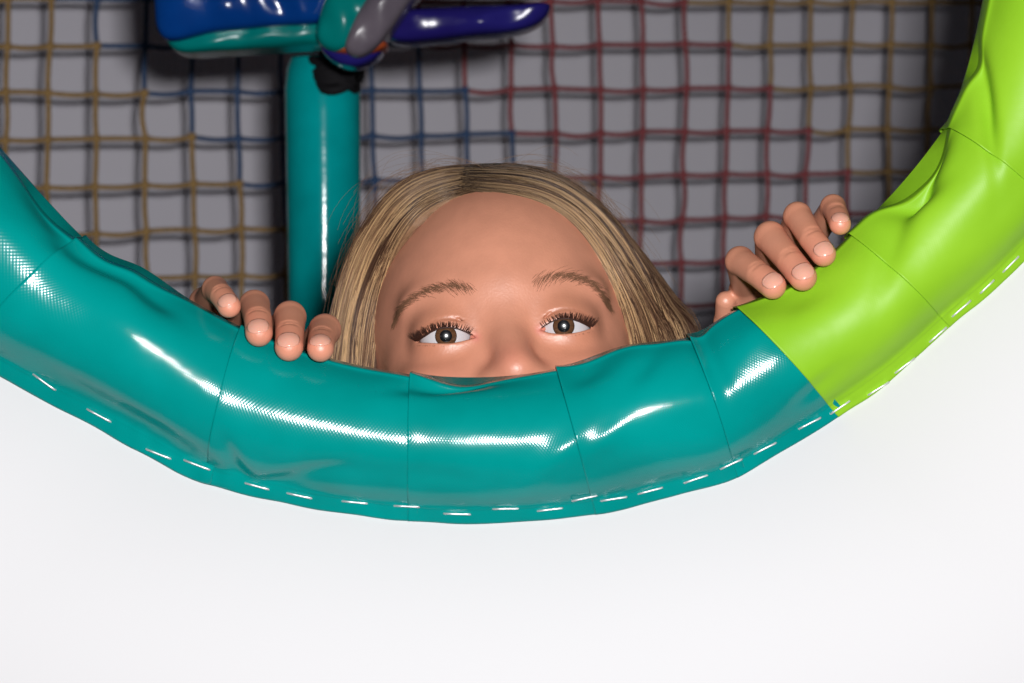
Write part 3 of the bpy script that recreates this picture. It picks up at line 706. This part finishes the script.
# eyelashes
for ei, e in enumerate(EYES):
    paths = []; C = e['C'] / 1000; cu = catmull(e['up'], 100); cl = catmull(e['lo'], 100); sd = -1 if ei == 0 else 1
    for k in range(150):
        t = random.random() ** 0.6; t = t if sd > 0 else 1 - t; j = int(t * 99); p = cu[j]; q = px_loc(*p)
        du, dw = q[0] - e['uw'][0], q[1] - e['uw'][1]; f0 = math.sqrt(max(13.0 ** 2 - du * du - dw * dw, 16))
        root = face_hit(p[0], p[1] - 0.9)[0]
        lat = (t - 0.45) * 1.5; Ln = random.uniform(0.0034, 0.0052) * (0.6 + 0.5 * (t if sd > 0 else 1 - t))
        lat += random.gauss(0, .12)
        d1 = Fv * 0.7 + Uv * lat * 0.6 + Wv * 0.25; d2 = Fv * 0.3 + Uv * lat * 0.8 + Wv * 0.75
        row = [root + (d1 * s * (1 - s * 0.5) + d2 * s * s * 0.75) * Ln for s in (0, .25, .5, .75, 1)]; paths.append(row)
    v, f = tubes(paths, np.array([0.00024, 0.00021, 0.00016, 0.00010, 0.00004])[None], 3)
    rim = [[]]                                                        # dark lash line along the lid
    for p in cu[4:96:4]:
        h_, n_ = face_hit(p[0], p[1] - 0.8); rim[0].append(h_ + n_ * 0.0001)
    tw = np.linspace(0, 1, len(rim[0])); tw = tw if sd > 0 else 1 - tw; v2, f2 = tubes(rim, (0.00022 + 0.00038 * tw)[None], 5)
    paths = []
    for k in range(46):
        j = int(random.uniform(0.1, 0.95) * 99); j = j if sd > 0 else 99 - j; q = px_loc(*cl[j]); du, dw = q[0] - e['uw'][0], q[1] - e['uw'][1]; f0 = math.sqrt(max(12.9 ** 2 - du * du - dw * dw, 16))
        root = (O0 + Uv * q[0] + Wv * q[1] + Fv * f0) / 1000; lat = (j / 99 - 0.5) * 1.3
        paths.append([root + (Fv * s * 0.8 + Uv * lat * s - Wv * 0.7 * s) * 0.0022 for s in (0, .5, 1)])
    v3, f3 = tubes(paths, np.array([0.00011, 0.00009, 0.00003])[None], 3)
    gadd(mesh_obj('eyelashes', np.concatenate([v, v2, v3]), np.concatenate([f, f2 + len(v), f3 + len(v) + len(v2)]), M_lash))

# fingernails
for nm, P in PADS:
    T, r = P[0]; D = T - P[1][0]; D /= np.linalg.norm(D); n0 = np.array([0, -0.93, 0.42]); n0 = n0 - D * (n0 @ D); n0 /= np.linalg.norm(n0); b0 = np.cross(D, n0)
    V = []; NU, NV_ = 13, 13
    for s in np.linspace(-0.6, 1, NU):
        for al in np.linspace(-1, 1, NV_):
            wdt = 0.92 * math.sqrt(max(0.0, 1 - max(0, (s - 0.35) / 0.68) ** 2 - max(0, (-s - 0.15) / 0.55) ** 2)); ag = al * wdt
            x = 0.18 + 0.80 * s; rad = r * math.sqrt(1.04 - 0.70 * max(0, x) ** 2); V.append((T + D * (x * r) + rad * (n0 * math.cos(ag) + b0 * math.sin(ag))) / 1000)
    o = mesh_obj('fingernail', V, grid_faces(NU, NV_), M_nail); gadd(o)
    so = o.modifiers.new('t', 'SOLIDIFY'); so.thickness = 0.0003; so.offset = 0

# ------------------------------------------------------------------ hair: loft of curves from the part to hanging ends
def hp(px, py, f):       # pixel at the head, f mm in front of the eyes
    d = 1.33 - f / 1000.0; return W(px, py, d)
def skull_f(px, py, lift=2.5):
    h, nr = face_hit(px, py); 
    return None if h is None else h + nr * lift / 1000
INN = {-1: [(480, 192), (452, 196), (425, 207), (402, 229), (387, 262), (377, 300), (371, 335), (368, 370), (366, 440), (366, 520)],
       1: [(476, 192), (512, 195), (545, 204), (573, 220), (594, 250), (610, 285), (623, 318), (633, 350), (640, 440), (640, 520)]}
INF = {-1: [-14, -16, -17, -19, -23, -28, -32, -36, -40, -42], 1: [-14, -15, -17, -20, -25, -30, -34, -38, -42, -44]}
OUTC = {-1: [(488, 167), (452, 169), (418, 180), (390, 201), (368, 232), (352, 268), (341, 308), (334, 350), (328, 440), (326, 520)],
        1: [(479, 166), (522, 169), (556, 180), (590, 203), (618, 234), (645, 272), (668, 306), (690, 338), (712, 440), (720, 520)]}
OUTF = {-1: [-52, -54, -58, -62, -66, -70, -72, -74, -80, -84], 1: [-52, -54, -58, -62, -68, -74, -78, -82, -88, -92]}
BKC = {s: [(486, 178), (486 + s * 4, 180), (486 + s * 6, 190), (488 + s * 6, 215), (490 + s * 6, 250), (492 + s * 5, 290), (494 + s * 4, 330), (496 + s * 3, 370), (500, 440), (505, 520)] for s in (-1, 1)}
BKF = [-75, -98, -122, -140, -150, -154, -155, -154, -152, -150]
NT = 40
loft = {}
for s_ in (-1, 1):
    ip = catmull(INN[s_], NT); iF = catmull(np.array(INF[s_])[:, None], NT)[:, 0]
    I = []
    for (p, f) in zip(ip, iF):
        q = skull_f(p[0], p[1], 1.2) if p[1] < 345 else None
        if q is None or q[1] > 1.40: q = hp(p[0], p[1], f)
        I.append(q)
    I = np.array(I)
    for _ in range(40): I[1:-1] = 0.25 * I[:-2] + 0.5 * I[1:-1] + 0.25 * I[2:]
    Oc = np.array([hp(p[0], p[1], f) for p, f in zip(catmull(OUTC[s_], NT), catmull(np.array(OUTF[s_])[:, None], NT)[:, 0])])
    Bc = np.array([hp(p[0], p[1], f) for p, f in zip(catmull(BKC[s_], NT), catmull(np.array(BKF)[:, None], NT)[:, 0])])
    loft[s_] = (I, Oc, Bc)
def loft_eval(s_, s):    # s array in [0,2] per strand -> (n, NT, 3)
    I, Oc, Bc = loft[s_]; s = np.asarray(s, float)[:, None, None]
    t1 = np.clip(s, 0, 1) * math.pi / 2; A = np.empty((len(s), NT, 3))
    xz = I[None] + (Oc - I)[None] * np.sin(t1); y = I[None] + (Oc - I)[None] * (1 - np.cos(t1))
    t2 = np.clip(s - 1, 0, 1) * math.pi / 2
    xz2 = Oc[None] + (Bc - Oc)[None] * (1 - np.cos(t2)); y2 = Oc[None] + (Bc - Oc)[None] * np.sin(t2)
    A[..., 0] = np.where(s[..., 0] < 1, xz[..., 0], xz2[..., 0]); A[..., 2] = np.where(s[..., 0] < 1, xz[..., 2], xz2[..., 2]); A[..., 1] = np.where(s[..., 0] < 1, y[..., 1], y2[..., 1])
    return A
hc = np.array([O0 + Fv * (-70)])[0] / 1000
VV, FF, CC = [], [], []; off = 0
def addh(v, f, c):
    global off
    VV.append(v); FF.append(f + off); CC.append(c); off += len(v)
LIGHT = np.array([0.66, 0.42, 0.21]); MID = np.array([0.29, 0.158, 0.082]); DARK = np.array([0.07, 0.032, 0.018])
for s_ in (-1, 1):
    S = loft_eval(s_, np.linspace(0, 2, 60)); ax = hc.copy()
    inn_ = S + (np.array([hc[0], hc[1], 0]) * np.array([1, 1, 0]) - S * np.array([1, 1, 0])) * 0.035; inn_[..., 2] -= 0.002
    f = grid_faces(60, NT); c = np.tile(MID * 0.75, (60 * NT, 1)); addh(inn_.reshape(-1, 3), f, c)
    n = 8500
    sv = np.concatenate([rng.uniform(0, 1, int(n * .72)) ** 1.0, rng.uniform(1, 2, n - int(n * .72))]); A = loft_eval(s_, sv)
    # clumps: strands share a wander with their neighbours
    tt = np.linspace(0, 1, NT)
    cl = np.minimum((sv * 48 + rng.normal(0, .5, n)).clip(0, 99), 99).astype(int); cr_ = np.random.default_rng(50 + s_); cw = cr_.normal(0, 1, (100, 3)); cph = cr_.uniform(0, 6.28, 100); lift = cr_.uniform(-0.0006, 0.0010, 100)
    out = A - np.array([hc[0], hc[1], hc[2] - 0.03]); out /= np.linalg.norm(out, axis=2, keepdims=True)
    amp = (lift[cl] + rng.normal(0, 0.0006, n))[:, None] * (0.3 + np.minimum(tt * 4, 1))[None]
    A = A + out * amp[..., None]
    wv = 0.0024 * np.sin(tt[None] * 7 + cph[cl][:, None] + rng.normal(0, .25, n)[:, None])[..., None] * cw[cl][:, None, :] * tt[None, :, None]
    wv[..., 1] *= 0.6
    A = A + wv + rng.normal(0, 0.0009, (n, 1, 3)) * np.linspace(0.2, 1, NT)[None, :, None]
    A[:, :, 0] += (rng.normal(-s_ * 0.0012, 0.0022, n)[:, None] * np.clip(1 - tt * 7, 0, 1)[None])
    rad = rng.uniform(0.00010, 0.00022, n)[:, None] * np.concatenate([np.linspace(.6, 1, 6), np.ones(NT - 10), np.linspace(1, .3, 4)])[None]
    v, f = tubes(A, rad, 3)
    m = np.clip(0.43 + 0.36 * cr_.normal(0, 1, 100)[cl] + 0.25 * np.sin(sv * 61 + s_) * np.sin(sv * 23) + rng.normal(0, .34, n), 0, 1.15)[:, None]
    c = DARK * (1 - np.clip(m * 2, 0, 1)) + MID * np.clip(m * 2, 0, 1); c = c + (LIGHT - c) * np.clip(m * 2 - 0.9, 0, 1)
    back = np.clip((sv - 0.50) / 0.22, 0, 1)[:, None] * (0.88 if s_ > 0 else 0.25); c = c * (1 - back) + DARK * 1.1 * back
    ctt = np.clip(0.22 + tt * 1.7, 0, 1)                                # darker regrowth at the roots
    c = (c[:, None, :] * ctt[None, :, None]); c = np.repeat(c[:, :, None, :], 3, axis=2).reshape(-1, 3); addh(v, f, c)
    # baby hairs along the hairline and flyaways
    m2 = 450; j0 = rng.integers(1, 26, m2); I = loft[s_][0]; base = loft_eval(s_, rng.uniform(-0.0, 0.06, m2)); paths = []
    for q in range(m2):
        st = int(j0[q]); seg = base[q][st:st + 9].copy(); tq = np.linspace(0, 1, len(seg))[:, None]
        ctr = np.array([O0[0] / 1000, 0, O0[2] / 1000 + 0.02]); inw = (ctr - seg[0]) * np.array([1, 0, 1]); inw /= np.linalg.norm(inw)
        seg += inw * rng.uniform(0.0003, 0.0045) * (1 - tq) ** 1.3 ; seg[:, 1] -= 0.0003
        paths.append(catmull(seg, 9))
    v, f = tubes(paths, np.array([.3, .8, 1, 1, 1, 1, 1, .7, .4])[None] * 0.00010, 3); c = np.tile(MID * 1.0, (len(v), 1)); addh(v, f, c)
    m3 = 85; paths = []
    for q in range(m3):
        b = loft_eval(s_, [rng.uniform(0.55, 1.25)])[0]; st = rng.integers(0, 14); L = rng.integers(8, 18); seg = b[st:st + L]; tq = np.linspace(0, 1, len(seg))[:, None]
        o_ = seg - np.array([hc[0], hc[1], hc[2]]); o_ /= np.linalg.norm(o_, axis=1, keepdims=True)
        hgt = rng.uniform(0.001, 0.010) * (2.0 if rng.random() < .12 else 1); seg = seg + o_ * hgt * np.sin(tq * rng.uniform(1.5, 3.0)); paths.append(catmull(seg, 16))
    v, f = tubes(paths, 0.00005, 3); addh(v, f, np.tile(MID * 0.9, (len(v), 1)))
hv_ = np.concatenate(VV); hf_ = np.concatenate(FF); hcx = np.concatenate(CC)
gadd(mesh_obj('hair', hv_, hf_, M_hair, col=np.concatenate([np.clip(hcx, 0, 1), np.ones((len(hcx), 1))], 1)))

# ------------------------------------------------------------------ clothes (coarse, behind the panel)
def cloth(name, prims, m, lo, hi, st, cutz=None):
    global Fd, gx, gy, gz
    sv = (Fd, gx, gy, gz)
    gx, gy, gz = (np.arange(l, h, st).astype(np.float32) for l, h in zip(lo, hi)); Fd = np.full((len(gx), len(gy), len(gz)), 40.0, np.float32)
    for p in prims:
        if p[0] == 'c': cap(p[1], p[2], p[3], p[4], p[5])
        else: ell(p[1], p[2], p[3], 'world')
    if cutz: 
        Z = gz[None, None, :]; Fd[:] = np.maximum(Fd, np.maximum(cutz[0] - Z, Z - cutz[1]) + 0 * Fd)
    V, Q = surface_nets(Fd, gx, gy, gz); Fd, gx, gy, gz = sv
    return gadd(mesh_obj(name, V / 1000, Q, m))
cloth('t_shirt', [('e', (0, 1440, 955), (130, 86, 158), 30), ('e', (0, 1440, 790), (114, 86, 140), 40), ('c', (0, 1440, 1032), (-130, 1445, 1030), 51, 45, 30), ('c', (0, 1440, 1032), (130, 1445, 1030), 51, 45, 30),
                  ('c', (-130, 1445, 1030), (-205, 1436, 1036), 44, 46, 10), ('c', (130, 1445, 1030), (205, 1436, 1042), 44, 46, 10)], M_shirt, (-270, 1330, 660), (270, 1550, 1120), 5, (700, 1088))
cloth('leggings', [('e', (0, 1440, 700), (127, 89, 86), 30)] + [('c', (s_ * 62, 1440, 680), (s_ * 66, 1432, 385), 70, 49, 20) for s_ in (-1, 1)] + [('c', (s_ * 66, 1432, 385), (s_ * 70, 1445, 75), 49, 33, 15) for s_ in (-1, 1)],
      M_jeans, (-150, 1330, 60), (150, 1550, 800), 6, (85, 760))
for s_ in (-1, 1):
    cloth('shoe', [('c', (s_ * 70, 1452, 42), (s_ * 82, 1345, 30), 38, 30, 12), ('c', (s_ * 70, 1448, 50), (s_ * 70, 1446, 90), 36, 34, 8)], M_shoe, (s_ * 76 - 60, 1290, -20), (s_ * 76 + 60, 1510, 110), 4, (0, 92))
